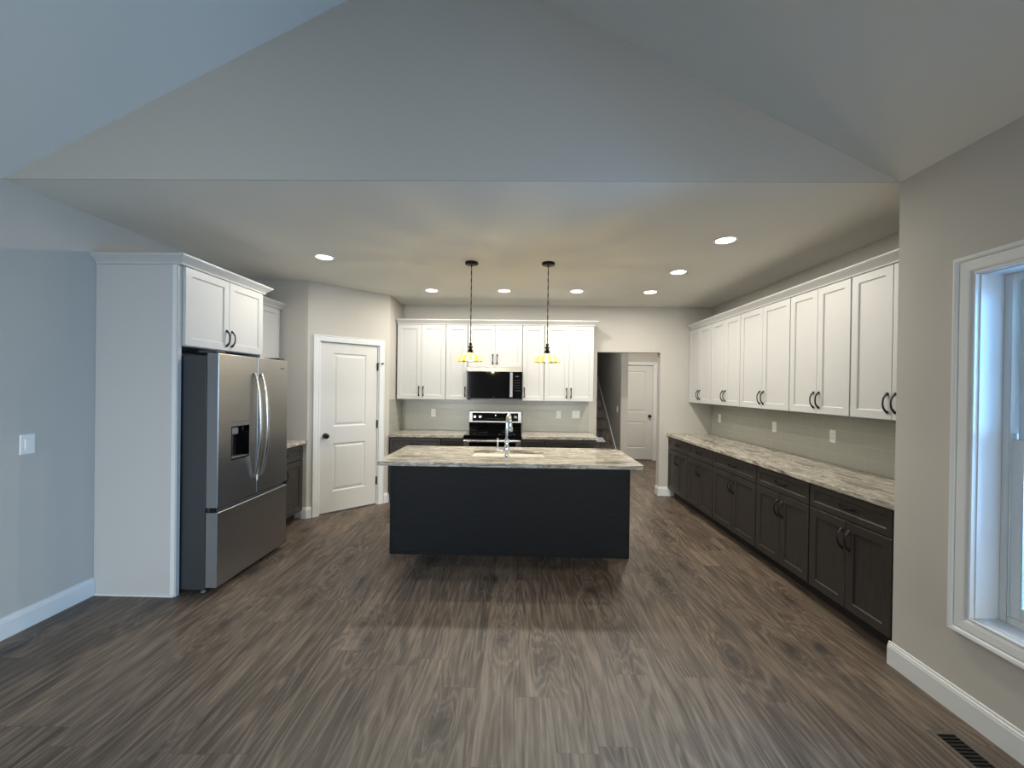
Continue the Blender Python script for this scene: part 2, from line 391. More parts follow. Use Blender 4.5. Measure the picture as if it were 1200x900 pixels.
# hall and stairwell beyond the opening
HX, SX0, SX1, HY = 3.12, 1.748, 1.864, 8.96
mb = MB(); DX0, DX1 = 2.165, 2.945
mb.box(SX1, DX0, HY, HY + .12, 0, CH); mb.box(DX1, HX, HY, HY + .12, 0, CH); mb.box(DX0, DX1, HY, HY + .12, 2.085, CH)
struct(mb.build('wall_hall_far', M['wall']))
struct(MB().box(HX, HX + .1, D + .12, HY + .12, 0, CH).build('wall_hall_right', M['wall']))
struct(MB().box(SX1, HX, HY + .125, HY + .2, 0, CH).build('wall_hall_light_block', M['wall']))  # added behind the hall door to block sky light leaking under it
struct(MB().box(W + .001, HX, D + .02, D + .119, 0, CH).build('wall_hall_return', M['wall']))
struct(MB().box(SX0, SX1, 7.0, 10.4, 0, 4.2).build('wall_stair', M['wall']))
struct(MB().box(.70, .80, D + .12, 10.4, 0, 4.2).build('wall_stair_left', M['wall']))
struct(MB().box(.70, SX1, 10.4, 10.5, 0, 4.2).build('wall_stair_end', M['wall']))
struct(MB().box(.80, SX1, 7.12, 10.4, 4.2, 4.3).build('ceiling_stair', M['ceil']))
mb = MB(); mb.box(.80, SX0, D + .12, 7.12, CH, CH + .1); mb.box(SX0, HX, D + .12, 7.0, CH, CH + .1); mb.box(SX1, HX, 7.0, HY, CH, CH + .1)
mb.box(.80, SX0, 7.0, 7.12, CH + .1, 4.2)
struct(mb.build('ceiling_hall', M['ceil']))
# ground outside
struct(MB().box(3.4, 12, -8, 12, -.5, -.4).build('ground', mat('dull_grass', (.08, .10, .05), .9)))

# ------------------------------------------------------------------ trim
BP = [(0, 0), (.015, 0), (.015, .100), (.012, .108), (.012, .113), (.007, .120), (.007, .128), (0, .131)]
def base(name, path, flip):
    return struct(MB().sweep([(x, y, 0.0005) for x, y in path], BP, (0, 0, 1), flip).build(name, M['trim']))
base('baseboard_left', [(LX, REAR), (LX, PY - .002)], -1)
base('baseboard_right', [(GW, REAR), (GW, G + .014)], 1)
base('baseboard_back', [(OX1, D + .119), (OX1, D), (2.24, D)], -1)
base('baseboard_pantry', [(-2.505, AY), (AX, AY), P45(.054)], -1)
base('baseboard_pantry_return', [P45(.956), (BX, BY), (BX, BY + .02)], -1)
CP = [(0, 0), (0, .012), (.006, .016), (.012, .013), (.018, .015), (.048, .018), (.056, .016), (.062, .021), (.068, .021), (.072, .016), (.072, 0)]
def shaker(mb, x0, x1, z0, z1, yb, t=.02, rail=.057):
    f = yb - t
    L = [(0, yb), (0, f + .0015), (.0015, f), (rail, f), (rail + .002, f + .003), (rail + .006, f + .005), (rail + .006, f + .009)]
    return mb.rect([(x0 + i, x1 - i, z0 + i, z1 - i, y) for i, y in L])
def panel_door(parent, x0, x1, z0, z1, y, t=.035):
    """two raised panels, faces -y at y"""
    mb = MB(); st = .150
    p1 = (x0 + st, x1 - st, 1.05, 1.945); p0 = (x0 + st, x1 - st, .262, .845)
    hole = lambda p: [(p[0], p[2]), (p[1], p[2]), (p[1], p[3]), (p[0], p[3])]
    mb.plate([(x0, z0), (x1, z0), (x1, z1), (x0, z1)], [hole(p0), hole(p1)], lambda a, b: (a, y, b), lambda a, b: (a, y + t, b))
    for p in (p0, p1):
        L = [(0, y), (.010, y + .009), (.022, y + .011), (.046, y + .003)]
        mb.rect([(p[0] + i, p[1] - i, p[2] + i, p[3] - i, yy) for i, yy in L], cap0=False)
    return mb.build('door_leaf', M['door'], parent)
def knob(parent, x, z, y, m='black'):
    mb = MB().lathe([(.001, 0), (.032, 0), (.032, -.006), (.026, -.010), (.011, -.012), (.011, -.030), (.020, -.034), (.029, -.044), (.030, -.054), (.024, -.064), (.001, -.068)], (x, y, z), 24, 'y')
    return mb.build('door_knob', M[m], parent)
def hinge(parent, x, z, y, stop=False):
    mb = MB().box(x - .008, x + .003, y - .004, y, z - .05, z + .05).tube([(x + .002, y - .010, z - .052), (x + .002, y - .010, z + .052)], .009, 10)
    if stop:
        mb.tube([(x, y - .008, z + .044), (x + .05, y - .045, z + .044)], .004, 6).lathe([(.001, 0), (.011, 0), (.011, -.014), (.001, -.016)], (x + .052, y - .040, z + .044), 12, 'y')
        mb.tube([(x, y - .008, z + .044), (x - .022, y - .028, z + .03)], .004, 6)
    return mb.build('hinge', M['black'], parent)
def casing(parent, x0, x1, zt, y):
    mb = MB().sweep([(x0, y, 0), (x0, y, zt), (x1, y, zt), (x1, y, 0)], CP, (0, -1, 0), 1)
    return mb.build('casing', M['trim'], parent)
d = bpy.data.objects.new('door_1', None); COL.objects.link(d); d.location = (AX, AY, 0); d.rotation_euler = (0, 0, PI / 4); struct(d)
panel_door(d, .152, .862, .015, 2.068, .018)
casing(d, .132, .878, 2.075, -.0005)
MB().box(.1355, .149, .001, .1, 0, 2.082).box(.865, .8745, .001, .1, 0, 2.082).box(.149, .865, .001, .1, 2.071, 2.082).build('jamb', M['trim'], d)
knob(d, .212, .944, .0175)
MB().box(.1495, .1525, .012, .020, .90, .99).build('latch_plate', M['black'], d)
for z in (1.80, 1.053, .316): hinge(d, .862, z, .0175, z > 1.7)
d = bpy.data.objects.new('door_2', None); COL.objects.link(d); d.location = (0, HY, 0); struct(d)
panel_door(d, 2.182, 2.930, .015, 2.068, .02)
casing(d, 2.168, 2.942, 2.078, -.0005)
MB().box(2.1655, 2.180, .001, .1, 0, 2.083).box(2.932, 2.9445, .001, .1, 0, 2.083).box(2.18, 2.932, .001, .1, 2.071, 2.083).build('jamb', M['trim'], d)
knob(d, 2.868, .965, .0195)
base('baseboard_hall', [(DX1 + .075, HY), (HX, HY)], -1)

# windows on the right wall
def window(name, y0, y1, z0, z1):
    r = bpy.data.objects.new(name, None); COL.objects.link(r); struct(r)
    # local frame: wall plane x = GW, room side is -x
    cas = [(0, 0), (0, .020), (.004, .022), (.010, .014), (.016, .013), (.022, .018), (.030, .020), (.062, .023), (.070, .020), (.076, .026), (.086, .029), (.092, .029), (.097, .022), (.097, 0)]
    MB().sweep([(GW - .0005, y0 + .006, z0 + .006), (GW - .0005, y1 - .006, z0 + .006), (GW - .0005, y1 - .006, z1 - .006), (GW - .0005, y0 + .006, z1 - .006)], cas, (-1, 0, 0), 1, closed=True).build('casing', M['trim'], r)
    j = .012; xa, xb = GW - .001, GW + .150
    mb = MB(); mb.box(xa, xb, y0 + .0005, y0 + j, z0 + .0005, z1 - .0005).box(xa, xb, y1 - j, y1 - .0005, z0 + .0005, z1 - .0005).box(xa, xb, y0 + j, y1 - j, z0 + .0005, z0 + j).box(xa, xb, y0 + j, y1 - j, z1 - j, z1 - .0005)
    mb.build('jamb', M['trim'], r)
    a0, a1, b0, b1 = y0 + j, y1 - j, z0 + j, z1 - j
    def frame(nm, x0, x1, a0, a1, b0, b1, w, wb=None):
        wb = wb or w
        m = MB().box(x0, x1, a0, a0 + w, b0, b1).box(x0, x1, a1 - w, a1, b0, b1).box(x0, x1, a0 + w, a1 - w, b0, b0 + wb).box(x0, x1, a0 + w, a1 - w, b1 - w, b1)
        return m.build(nm, M['plastic'], r, bevel=.002)
    frame('vinyl_frame', GW + .105, GW + .17, a0 + .0005, a1 - .0005, b0 + .0005, b1 - .0005, .032)
    mid = (z0 + z1) / 2 + .02
    f1 = frame('lower_sash', GW + .112, GW + .134, a0 + .034, a1 - .034, b0 + .034, mid + .02, .045, .055)
    f2 = frame('upper_sash', GW + .140, GW + .160, a0 + .034, a1 - .034, mid - .02, b1 - .034, .040)
    MB().box(GW + .122, GW + .125, a0 + .078, a1 - .078, b0 + .088, mid - .024).build('pane', M['pane'], f1)
    MB().box(GW + .148, GW + .151, a0 + .073, a1 - .073, mid + .019, b1 - .073).build('pane', M['pane'], f2)
    MB().box(GW + .098, GW + .112, (a0 + a1) / 2 - .03, (a0 + a1) / 2 + .03, mid + .0, mid + .018).build('sash_lock', M['plastic'], r, bevel=.003)
    MB().box(GW + .103, GW + .112, a1 - .060, a1 - .044, mid + .024, mid + .05).build('tilt_latch', M['plastic'], r, bevel=.002)
window('window_1', WY0, WY1, WZ0, WZ1)
window('window_2', V0, V1, WZ0, WZ1)
# unseen patio door behind the camera, placed to let in fill light
r = bpy.data.objects.new('door_3_added', None); COL.objects.link(r); struct(r)
mb = MB()
for a, b_ in ((1.005, 1.09), (1.91, 1.995)): mb.box(a, b_, REAR - .1, REAR - .03, .0, 2.295)
mb.box(1.09, 1.91, REAR - .1, REAR - .03, 0, .1); mb.box(1.09, 1.91, REAR - .1, REAR - .03, 2.2, 2.295)
mb.build('patio_frame', M['trim'], r)
MB().box(1.09, 1.91, REAR - .07, REAR - .065, .1, 2.2).build('pane', M['pane'], r)

r = bpy.data.objects.new('window_3_added', None); COL.objects.link(r); struct(r)  # unseen rear window, added as an opening for the fill light
MB().box(-2.915, -2.86, REAR - .1, REAR - .03, .605, 2.195).box(-1.98, -1.925, REAR - .1, REAR - .03, .605, 2.195).box(-2.86, -1.98, REAR - .1, REAR - .03, .605, .66).box(-2.86, -1.98, REAR - .1, REAR - .03, 2.14, 2.195).box(-2.86, -1.98, REAR - .1, REAR - .03, 1.38, 1.42).build('window_frame', M['trim'], r, weld=False)
MB().box(-2.86, -1.98, REAR - .07, REAR - .065, .66, 1.38).box(-2.86, -1.98, REAR - .07, REAR - .065, 1.42, 2.14).build('pane', M['pane'], r)

# ------------------------------------------------------------------ cabinets (local: faces -y, back at y=0)
HANDLE_L = .128
def pull_mesh(vertical):
    mb = MB(); pts = []; rad = []
    for i in range(17):
        t = -1 + i / 8.0; a = HANDLE_L / 2 * t; o = .030 * (1 - abs(t) ** 2.6) + .001
        pts.append((0, -o, a) if vertical else (a, -o, 0)); rad.append(.0045 + .0042 * abs(t) ** 3)
    mb.tube(pts, rad, 8, (1.25, 1.0) if vertical else (1.0, 1.25))
    for t in (-1, 1):
        a = HANDLE_L / 2 * t
        mb.lathe([(.008, 0), (.009, -.004), (.006, -.007), (.001, -.008)], (0, 0, a) if vertical else (a, 0, 0), 10, 'y')
    me = mb.build('handle', M['black']); m = me.data; bpy.data.objects.remove(me); return m
PULL_V, PULL_H = pull_mesh(True), pull_mesh(False)
def handle(parent, x, y, z, vertical=True):
    o = bpy.data.objects.new('handle', PULL_V if vertical else PULL_H); COL.objects.link(o); o.parent = parent; o.location = (x, y, z)
def fronts(root, w, z0, z1, yb, n, m, hz, single_side=None, gap=.0055):
    mid = w / 2
    if n == 2:
        for (a, b_, hx) in ((gap, mid - .0015, mid - .030), (mid + .0015, w - gap, mid + .030)):
            dr = shaker(MB(), a, b_, z0, z1, yb).build('door', m, root); handle(dr, hx, yb - .02, hz)
    else:
        dr = shaker(MB(), gap, w - gap, z0, z1, yb).build('door', m, root)
        handle(dr, w - .032 if single_side == 'r' else .032, yb - .02, hz)
def base_cab(w, label, group, loc, rot, n=2, side='r', depth=.595):
    r = thing('base_cabinet', label, 'cabinet', loc, rot, group); e = .0008
    MB().box(e, w - e, -depth, -.002, .105, .876).build('body', M['dark'], r)
    MB().box(.001, w - .001, -depth + .075, -.02, 0.0005, .105).build('toe_kick', M['toe'], r)
    yb = -depth - .001
    dr = shaker(MB(), .0055, w - .0055, .706, .868, yb, rail=.040).build('drawer', M['dark'], r); handle(dr, w / 2, yb - .02, .787, False)
    fronts(r, w, .115, .696, yb, n, M['dark'], .575, side)
    return r
def upper_cab(w, label, group, loc, rot, n=2, side='r', z0=1.372, z1=2.438, depth=.31, name='wall_cabinet'):
    r = thing(name, label, 'cabinet', loc, rot, group); e = .0008
    MB().box(e, w - e, -depth, -.002, z0, z1).build('body', M['white'], r)
    yb = -depth - .001
    fronts(r, w, z0 + .003, 2.412, yb, n, M['white'], z0 + .115, side)
    return r
I27, I33, I30, I12 = .6858, .8382, .762, .3048
RR, LR = -PI / 2, PI / 2
# right wall run, from the back wall towards the camera
gB, gU = 'dark base cabinets along the right wall', 'white wall cabinets along the right wall'
ys = [D - .003]
for k in (I27, I27, I33, I27, I27): ys.append(ys[-1] - k)
LB = ['dark base cabinet on the right wall, farthest one, against the back wall', 'dark base cabinet on the right wall, second from the back wall',
      'wider dark base cabinet in the middle of the right wall run', 'dark base cabinet on the right wall, second from the near end',
      'dark base cabinet at the near end of the right wall run, by the window wall']
LU = ['tall white wall cabinet on the right wall, farthest one, against the back wall', 'tall white wall cabinet on the right wall, second from the back wall',
      'wider white wall cabinet in the middle of the right wall row', 'tall white wall cabinet on the right wall, second from the near end',
      'nearest white wall cabinet on the right wall, partly hidden by the wall corner']
b27 = u27 = None
for i, wd_ in enumerate((I27, I27, I33, I27, I27)):
    lb, lu = (W - .006, ys[i], 0), (W - .006, ys[i], 0)
    if wd_ == I33: base_cab(wd_, LB[i], gB, lb, RR); upper_cab(wd_, LU[i], gU, lu, RR)
    elif b27 is None: b27 = base_cab(wd_, LB[i], gB, lb, RR); u27 = upper_cab(wd_, LU[i], gU, lu, RR)
    else: dup(b27, LB[i], lb, RR); dup(u27, LU[i], lu, RR)
tag(MB().box(2.200, W - .01, G + .002, ys[-1] - .002, .0005, .875).build('filler_panel', M['toe']), 'narrow black filler strip between nearest dark base cabinet and wall corner', 'panel')
tag(MB().box(2.50, W - .01, G + .002, ys[-1] - .002, 1.372, 2.438).build('filler_panel', M['white']), 'white filler strip at the near end of the right wall cabinets', 'panel')
# back wall run
gbB, gbU = 'dark base cabinets along the back wall', 'white wall cabinets along the back wall'
x = -1.708; xs = [x]
for k in (I27, I12, I30, I12, I27): x += k; xs.append(x)
Y = D - .006
bb = base_cab(I27, 'wider dark base cabinet at the left end of the back wall', gbB, (xs[0], Y, 0), 0)
dup(bb, 'wider dark base cabinet at the right end of the back wall, by the doorway', (xs[4], Y, 0), 0)
base_cab(I12, 'narrow dark base cabinet just left of the range', gbB, (xs[1], Y, 0), 0, 1, 'r')
base_cab(I12, 'narrow dark base cabinet just right of the range', gbB, (xs[3], Y, 0), 0, 1, 'l')
uu = upper_cab(I27, 'double-door white wall cabinet at the left end of the back wall', gbU, (xs[0], Y, 0), 0)
dup(uu, 'double-door white wall cabinet at the right end of the back wall', (xs[4], Y, 0), 0)
upper_cab(I12, 'narrow single-door white wall cabinet just left of the microwave', gbU, (xs[1], Y, 0), 0, 1, 'r')
upper_cab(I12, 'narrow single-door white wall cabinet just right of the microwave', gbU, (xs[3], Y, 0), 0, 1, 'l')
upper_cab(I30, 'short double-door white cabinet above the microwave', gbU, (xs[2], Y, 0), 0, 2, z0=1.829)
# left wall: refrigerator surround, small wall and base cabinets
rt = thing('refrigerator_end_panel', 'tall white end panel standing on the floor in front of the refrigerator side', 'panel', (LX, PY, 0))
o = MB().box(.002, .598, 0, .020, .0005, 2.415).build('panel', M['white'], rt)
MB().box(.570, .600, -.002, -.0001, .014, 2.415).build('edge_strip', M['trim'], rt)
MB().box(.004, .600, -.010, -.0001, .0005, .013).build('shoe_moulding', M['trim'], rt)
MB().box(.598, .612, 0, .030, .0005, 2.415).build('front_stile', M['white'], rt)
r = thing('refrigerator_cabinet', 'deep white double-door cabinet mounted above the refrigerator', 'cabinet', (LX + .003, 2.944, 0), LR)
MB().box(.0008, .908, -.612, -.002, 1.829, 2.436).build('body', M['white'], r)
for (a, b_, hx) in ((.004, .453, .453 - .030), (.456, .905, .456 + .030)):
    dr = shaker(MB(), a, b_, 1.834, 2.412, -.613).build('door', M['white'], r); handle(dr, hx, -.633, 1.935)
tag(MB().box(LX + .002, -2.48, 3.8535, 3.8715, .0005, 2.436).build('refrigerator_end_panel', M['white']), 'far white end panel hidden between the refrigerator and small base cabinet', 'panel')
upper_cab(.76, 'small white wall cabinet behind the refrigerator, beside the pantry wall', None, (LX + .003, 3.875, 0), LR)
base_cab(.76, 'short dark base cabinet behind the refrigerator, beside the pantry wall', None, (LX + .003, 3.875, 0), LR)
# crown mouldings
CR = [(0, 0), (.004, 0), (.006, .012), (.014, .022), (.030, .038), (.044, .050), (.048, .056), (.052, .057), (.052, .068), (0, .068)]
def crown(path, flip, label):
    mb = MB().sweep([(x, y, 2.4165) for x, y in path], CR, (0, 0, 1), flip)
    return tag(mb.build('crown_moulding', M['white']), label, 'moulding', 'white crown mouldings on the wall cabinets')
uf = D - .006 - .331
crown([(xs[0] + .001, uf - .0008), (xs[5] + .001, uf - .0008), (xs[5] + .001, D - .003)], -1, 'white crown moulding on top of the back wall cabinets')
xf = W - .006 - .3318
crown([(xf, D - .06), (xf, G + .003)], -1, 'long white crown moulding on top of the right wall cabinets')
xl = LX + .003 + .6338
crown([(LX + .003, PY - .0008), (xl, PY - .0008), (xl, 3.873), (xl - .25, 3.873)], -1, 'white crown moulding around the cabinet over the refrigerator')
xk = LX + .003 + .3318
crown([(xk, 3.93), (xk, AY - .004)], -1, 'short white crown moulding on the small cabinet beside the pantry wall')

# ------------------------------------------------------------------ countertops
def rounded(x0, x1, y0, y1, r, n=6):
    pts = []
    for cx, cy, a0 in ((x1 - r, y0 + r, -90), (x1 - r, y1 - r, 0), (x0 + r, y1 - r, 90), (x0 + r, y0 + r, 180)):
        for i in range(n + 1):
            a = math.radians(a0 + 90 * i / n); pts.append((cx + r * math.cos(a), cy + r * math.sin(a)))
    return pts
def slab(outer, holes, mat_, label, name='countertop', z0=.8775, z1=.914):
    mb = MB().plate(outer, holes, lambda a, b: (a, b, z1), lambda a, b: (a, b, z0))
    return tag(mb.build(name, mat_, bevel=.004, seg=2), label, 'countertop')
slab(rounded(W - .006 - .640, W - .004, G + .004, D - .003, .004, 1), [], M['stone_y'], 'long veined grey stone countertop along the right wall')
slab(rounded(-1.714, xs[2] - .003, 5.362, D - .003, .004, 1), [], M['stone_x'], 'veined stone countertop on the back wall, left of the range')
slab(rounded(xs[3] + .003, 1.055, 5.362, D - .003, .012, 3), [], M['stone_x'], 'veined stone countertop on the back wall, right of the range')
slab(rounded(LX + .003, -2.440, 3.875, AY - .004, .004, 1), [], M['stone_y'], 'small veined stone countertop behind the refrigerator')
IX0, IX1, IY0, IY1 = -1.202, 1.062, 3.430, 4.385
SK = (-.445, .250, 3.775, 4.150)
slab(rounded(IX0, IX1, IY0, IY1, .035), [[(SK[0], SK[2]), (SK[1], SK[2]), (SK[1], SK[3]), (SK[0], SK[3])]], M['stone_x'], 'large veined cream and grey stone top of the kitchen island', z0=.8805)
# backsplash tiles
tag(MB().box(xs[0] - .018, xs[5] - .004, D - .0045, D - .0005, .9145, 1.371).build('backsplash', M['tile_x']), 'grey green glazed subway tile backsplash on the back wall', 'backsplash')
tag(MB().box(W - .0045, W - .0005, G + .004, D - .006, .9145, 1.371).build('backsplash', M['tile_y']), 'grey green glazed subway tile backsplash on the right wall', 'backsplash')
tag(MB().box(BX + .0005, BX + .0045, 5.405, D - .006, .9145, 1.371).build('backsplash', M['tile_y']), 'narrow tile backsplash on the pantry side wall, left of the back counter', 'backsplash')

# ------------------------------------------------------------------ island
r = thing('kitchen_island', 'charcoal kitchen island base with plain panelled front in the middle of the floor', 'island', (0, 0, 0))
bx0, bx1, by0, by1 = -1.180, 1.032, 3.752, 4.355
mb = MB().box(bx0 + .018, SK[0] - .03, by0 + .012, by1, .09, .8795).box(SK[1] + .03, bx1 - .018, by0 + .012, by1, .09, .8795)
mb.box(SK[0] - .03, SK[1] + .03, by0 + .012, SK[2] - .03 + .012, .09, .8795).box(SK[0] - .03, SK[1] + .03, SK[3] + .03, by1, .09, .8795).box(SK[0] - .03, SK[1] + .03, SK[2], SK[3], .09, .55)
mb.build('body', M['dark'], r, weld=False)
MB().box(bx0 + .018, bx1 - .018, by0 + .02, by1 - .075, .0005, .089).build('toe_kick', M['toe'], r)
MB().box(bx0 + .0185, bx1 - .0185, by0 + .004, by0 + .0115, .0005, .8795).build('front_panel', M['island'], r)
for a, b_ in ((bx0, bx0 + .018), (bx1 - .018, bx1)): MB().box(a, b_, by0, by1 - .02, .0005, .8795).build('side_panel', M['island'], r, bevel=.001)
MB().box(bx0 + .0185, bx1 - .0185, by0 - .001, by0 + .0035, .0005, .012).build('base_strip', M['island'], r)
for k in range(3):
    w0 = bx0 + .018 + k * .725
    dr = MB().box(w0 + .004, w0 + .720, by1 + .001, by1 + .02, .115, .87).build('door', M['dark'], r, bevel=.002)
# sink
r = thing('sink', 'white undermount sink basin set in the island countertop', 'sink', ((SK[0] + SK[1]) / 2, (SK[2] + SK[3]) / 2, .66))
hw, hd = (SK[1] - SK[0]) / 2, (SK[3] - SK[2]) / 2
mb = MB(); rings = []
for g, z in ((.016, .0), (.016, .2198), (-.004 + .000, .2198), (-.004, .205), (.004, .04), (.03, .016)):
    rings.append([(a, b_, z) for a, b_ in rounded(-hw - g if g != .03 else -hw + .03, hw + g if g != .03 else hw - .03, -hd - g if g != .03 else -hd + .03, hd + g if g != .03 else hd - .03, .03, 4)])
mb.rings(rings); mb.build('basin', M['porcelain'], r)
MB().lathe([(.001, .0165), (.045, .0165), (.045, .019), (.035, .019), (.03, .017), (.001, .017)], (0, 0, 0), 24).build('drain', M['chrome'], r)
# faucet
FX, FY = -.103, 3.722
r = thing('faucet', 'tall chrome gooseneck kitchen faucet with pull-down spray beside the island sink', 'faucet', (FX, FY, .9145))
MB().lathe([(.030, 0), (.030, .006), (.024, .012), (.020, .022), (.019, .030), (.022, .040), (.026, .055), (.026, .085), (.023, .100), (.018, .115), (.016, .135), (.020, .140), (.025, .150), (.025, .158), (.019, .168), (.014, .176), (.001, .177)], (0, 0, 0), 28).build('base', M['chrome'], r)
pts = [(0, 0, .170), (0, 0, .25), (0, 0, .31)]
for i in range(1, 13):
    a = PI * i / 12 * .92; pts.append((.028 * (1 - math.cos(a)) / 2, .080 * (1 - math.cos(a)), .31 + .082 * math.sin(a)))
MB().tube(pts, .0125, 16).build('spout', M['chrome'], r)
e = Vector(pts[-1]); dn = Vector((.012, -.0, -1)).normalized()
MB().tube([e + dn * t for t in (0, .012, .014, .03, .06, .085, .09, .105)], [.013, .014, .017, .016, .018, .024, .025, .021], 16).build('spray_head', M['chrome'], r)
lv = MB().tube([(-.02, 0, .068), (-.045, 0, .068), (-.060, 0, .068), (-.075, 0, .068)], [.017, .017, .013, .012], 14).lathe([(.001, -.012), (.012, -.010), (.016, 0), (.012, .012), (.007, .016), (.006, .030), (.008, .06), (.009, .085), (.007, .092), (.010, .098), (.008, .106), (.001, .109)], (-.083, 0, .068), 14)
lv.build('lever', M['chrome'], r)

# ------------------------------------------------------------------ refrigerator (local: faces -y, width along x)
FW = .900; r = thing('refrigerator', 'stainless french door refrigerator with water dispenser against the left wall', 'refrigerator', (-3.045, 2.952, 0), LR)
fy = -.837
MB().box(.008, FW - .008, fy + .095, -.02, .028, 1.762).build('case', M['case'], r, bevel=.004)
def fdoor(x0, x1, z0, z1, hole=None, name='fridge_door'):
    mb = MB(); c = .006
    if hole:
        hx0, hx1, hz0, hz1 = hole
        mb.plate([(x0 + c, z0 + c), (x1 - c, z0 + c), (x1 - c, z1 - c), (x0 + c, z1 - c)], [[(hx0, hz0), (hx1, hz0), (hx1, hz1), (hx0, hz1)]], lambda a, b: (a, fy, b), lambda a, b: (a, fy + .001, b))
        mb.rect([(x0, x1, z0, z1, fy + .084), (x0, x1, z0, z1, fy + .003), (x0 + c / 2, x1 - c / 2, z0 + c / 2, z1 - c / 2, fy + .0005), (x0 + c, x1 - c, z0 + c, z1 - c, fy)], cap1=False)
    else:
        mb.rect([(x0, x1, z0, z1, fy + .084), (x0, x1, z0, z1, fy + .003), (x0 + c / 2, x1 - c / 2, z0 + c / 2, z1 - c / 2, fy + .0005), (x0 + c, x1 - c, z0 + c, z1 - c, fy)])
    return mb.build(name, M['steel'], r, weld=False)
dl = fdoor(.002, FW / 2 - .003, .640, 1.780, (.140, .350, .965, 1.225))
drr = fdoor(FW / 2 + .003, FW - .002, .640, 1.780)
MB().box(.0005, .0018, fy + .004, fy + .083, .642, 1.778).build('door_side', M['steelside'], dl)
fz = fdoor(.002, FW - .002, .050, .602, name='freezer_drawer')
MB().box(.0005, .0018, fy + .004, fy + .083, .052, .600).build('drawer_side', M['steelside'], fz)
MB().box(.02, FW - .02, fy + .03, fy + .09, .603, .639).build('handle_recess', M['case'], r)
MB().rect([(.004, .018, .604, .637, fy + .06), (.004, .018, .606, .634, fy + .02)]).build('hinge_bracket', M['black'], r)
# dispenser
hx0, hx1, hz0, hz1 = .1405, .3495, .9655, 1.2245
dp = MB().rect([(hx0, hx1, hz0, hz1, fy - .001), (hx0 + .005, hx1 - .005, hz0 + .005, hz1 - .005, fy - .001), (hx0 + .008, hx1 - .008, hz0 + .01, hz1 - .01, fy + .055)], cap0=False).build('dispenser_recess', M['glass_black'], dl)
MB().box(hx0 + .014, hx0 + .085, fy + .004, fy + .054, hz1 - .062, hz1 - .012).build('dispenser_spout', M['steelside'], dp, bevel=.003)
MB().box(hx0 + .045, hx0 + .062, fy + .030, fy + .036, hz0 + .03, hz1 - .064).build('dispenser_paddle', M['bright'], dp, bevel=.002)
MB().box(hx0 + .010, hx1 - .010, fy + .002, fy + .053, hz0 + .0105, hz0 + .018).build('drip_tray', M['steelside'], dp)
MB().box(.142, .348, fy - .0012, fy - .0002, 1.256, 1.259).build('control_line', M['marks'], dl)
for dd, hx in ((dl, FW / 2 - .045), (drr, FW / 2 + .045)):
    pts = []; rad = []
    for i in range(21):
        t = -1 + i / 10.0; pts.append((hx, fy - .004 - .062 * (1 - t * t) ** .8, 1.213 + .435 * t)); rad.append(.013)
    MB().tube(pts, rad, 12, (.6, 1.25)).build('handle', M['bright'], dd)
MB().box(FW / 2 - .006, FW / 2 + .010, fy - .004, fy - .0003, .745, .790).build('catch', M['plastic'], drr)
mb = MB()
for i, (a, w_) in enumerate(((.72, .022), (.747, .006), (.757, .010), (.772, .008))): mb.box(a + .06, a + .06 + w_, fy - .001, fy - .0002, 1.697, 1.709)
mb.build('badge', M['marks'], drr)
for hx in (.03, FW - .09):
    MB().box(hx - .02, hx + .07, fy + .02, fy + .16, 1.782, 1.800).build('hinge_cover', M['case'], r, bevel=.004)
for hx in (.04, FW - .07): MB().lathe([(.018, .0005), (.018, .012), (.008, .016), (.008, .030)], (hx, fy + .125, 0), 16).build('foot', M['steelside'], r)

# ------------------------------------------------------------------ range
r = thing('range', 'black and stainless electric range between the back wall counters', 'stove', (xs[2] + .001, Y, 0))
rw = .760
MB().box(0.002, rw - .002, -.62, -.015, .03, .908).build('body', M['case'], r)
MB().box(0, rw, -.665, -.06, .909, .922).build('cooktop', M['glass_black'], r, bevel=.003)
mb = MB()
for cx, cy, rr_ in ((.20, -.50, .095), (.56, -.50, .11), (.20, -.22, .09), (.56, -.22, .075)): mb.lathe([(rr_, .9222), (rr_, .9226), (rr_ - .004, .9226), (rr_ - .004, .9222)], (cx, cy, 0), 32)
mb.build('burner_rings', M['marks'], r)
od = MB().rect([(.003, rw - .003, .16, .860, -.622), (.003, rw - .003, .16, .860, -.655), (.006, rw - .006, .163, .857, -.659)]).build('oven_door', M['steel'], r)
MB().box(.07, rw - .07, -.662, -.6595, .24, .835).build('oven_window', M['glass_black'], od)
hd_ = MB().tube([(.012, -.715, .853), (rw - .012, -.715, .853)], .015, 14).box(.03, .05, -.71, -.6595, .843, .860).box(rw - .05, rw - .03, -.71, -.6595, .843, .860)
hd_.build('handle', M['bright'], od)
MB().box(.003, rw - .003, -.655, -.622, .865, .905).build('vent_trim', M['glass_black'], r)
MB().box(.003, rw - .003, -.655, -.622, .035, .152).build('storage_drawer', M['steel'], r, bevel=.003)
bg_ = MB().prism_y([(0.0, .923), (rw, .923), (rw, 1.040), (0.0, 1.040)], -.055, -.012).build('backguard', M['glass_black'], r)
cp = MB().rect([(0, rw, 1.041, 1.205, -.012), (0, rw, 1.041, 1.205, -.080), (.004, rw - .004, 1.045, 1.201, -.086)]).build('control_panel', M['steel'], bg_)
MB().box(.048, rw - .048, -.0885, -.0865, 1.062, 1.180).build('display', M['glass_black'], bg_)
for kx in (.085, .165, .595, .675):
    MB().lathe([(.024, 0), (.024, -.010), (.020, -.012), (.019, -.028), (.016, -.031), (.001, -.031)], (kx, -.089, 1.125), 20, 'y').build('knob', M['bright'], bg_)
MB().lathe([(.008, 0), (.008, -.001), (.001, -.001)], (.385, -.089, 1.146), 16, 'y').build('clock_light', M['clock'], bg_)
mb = MB()
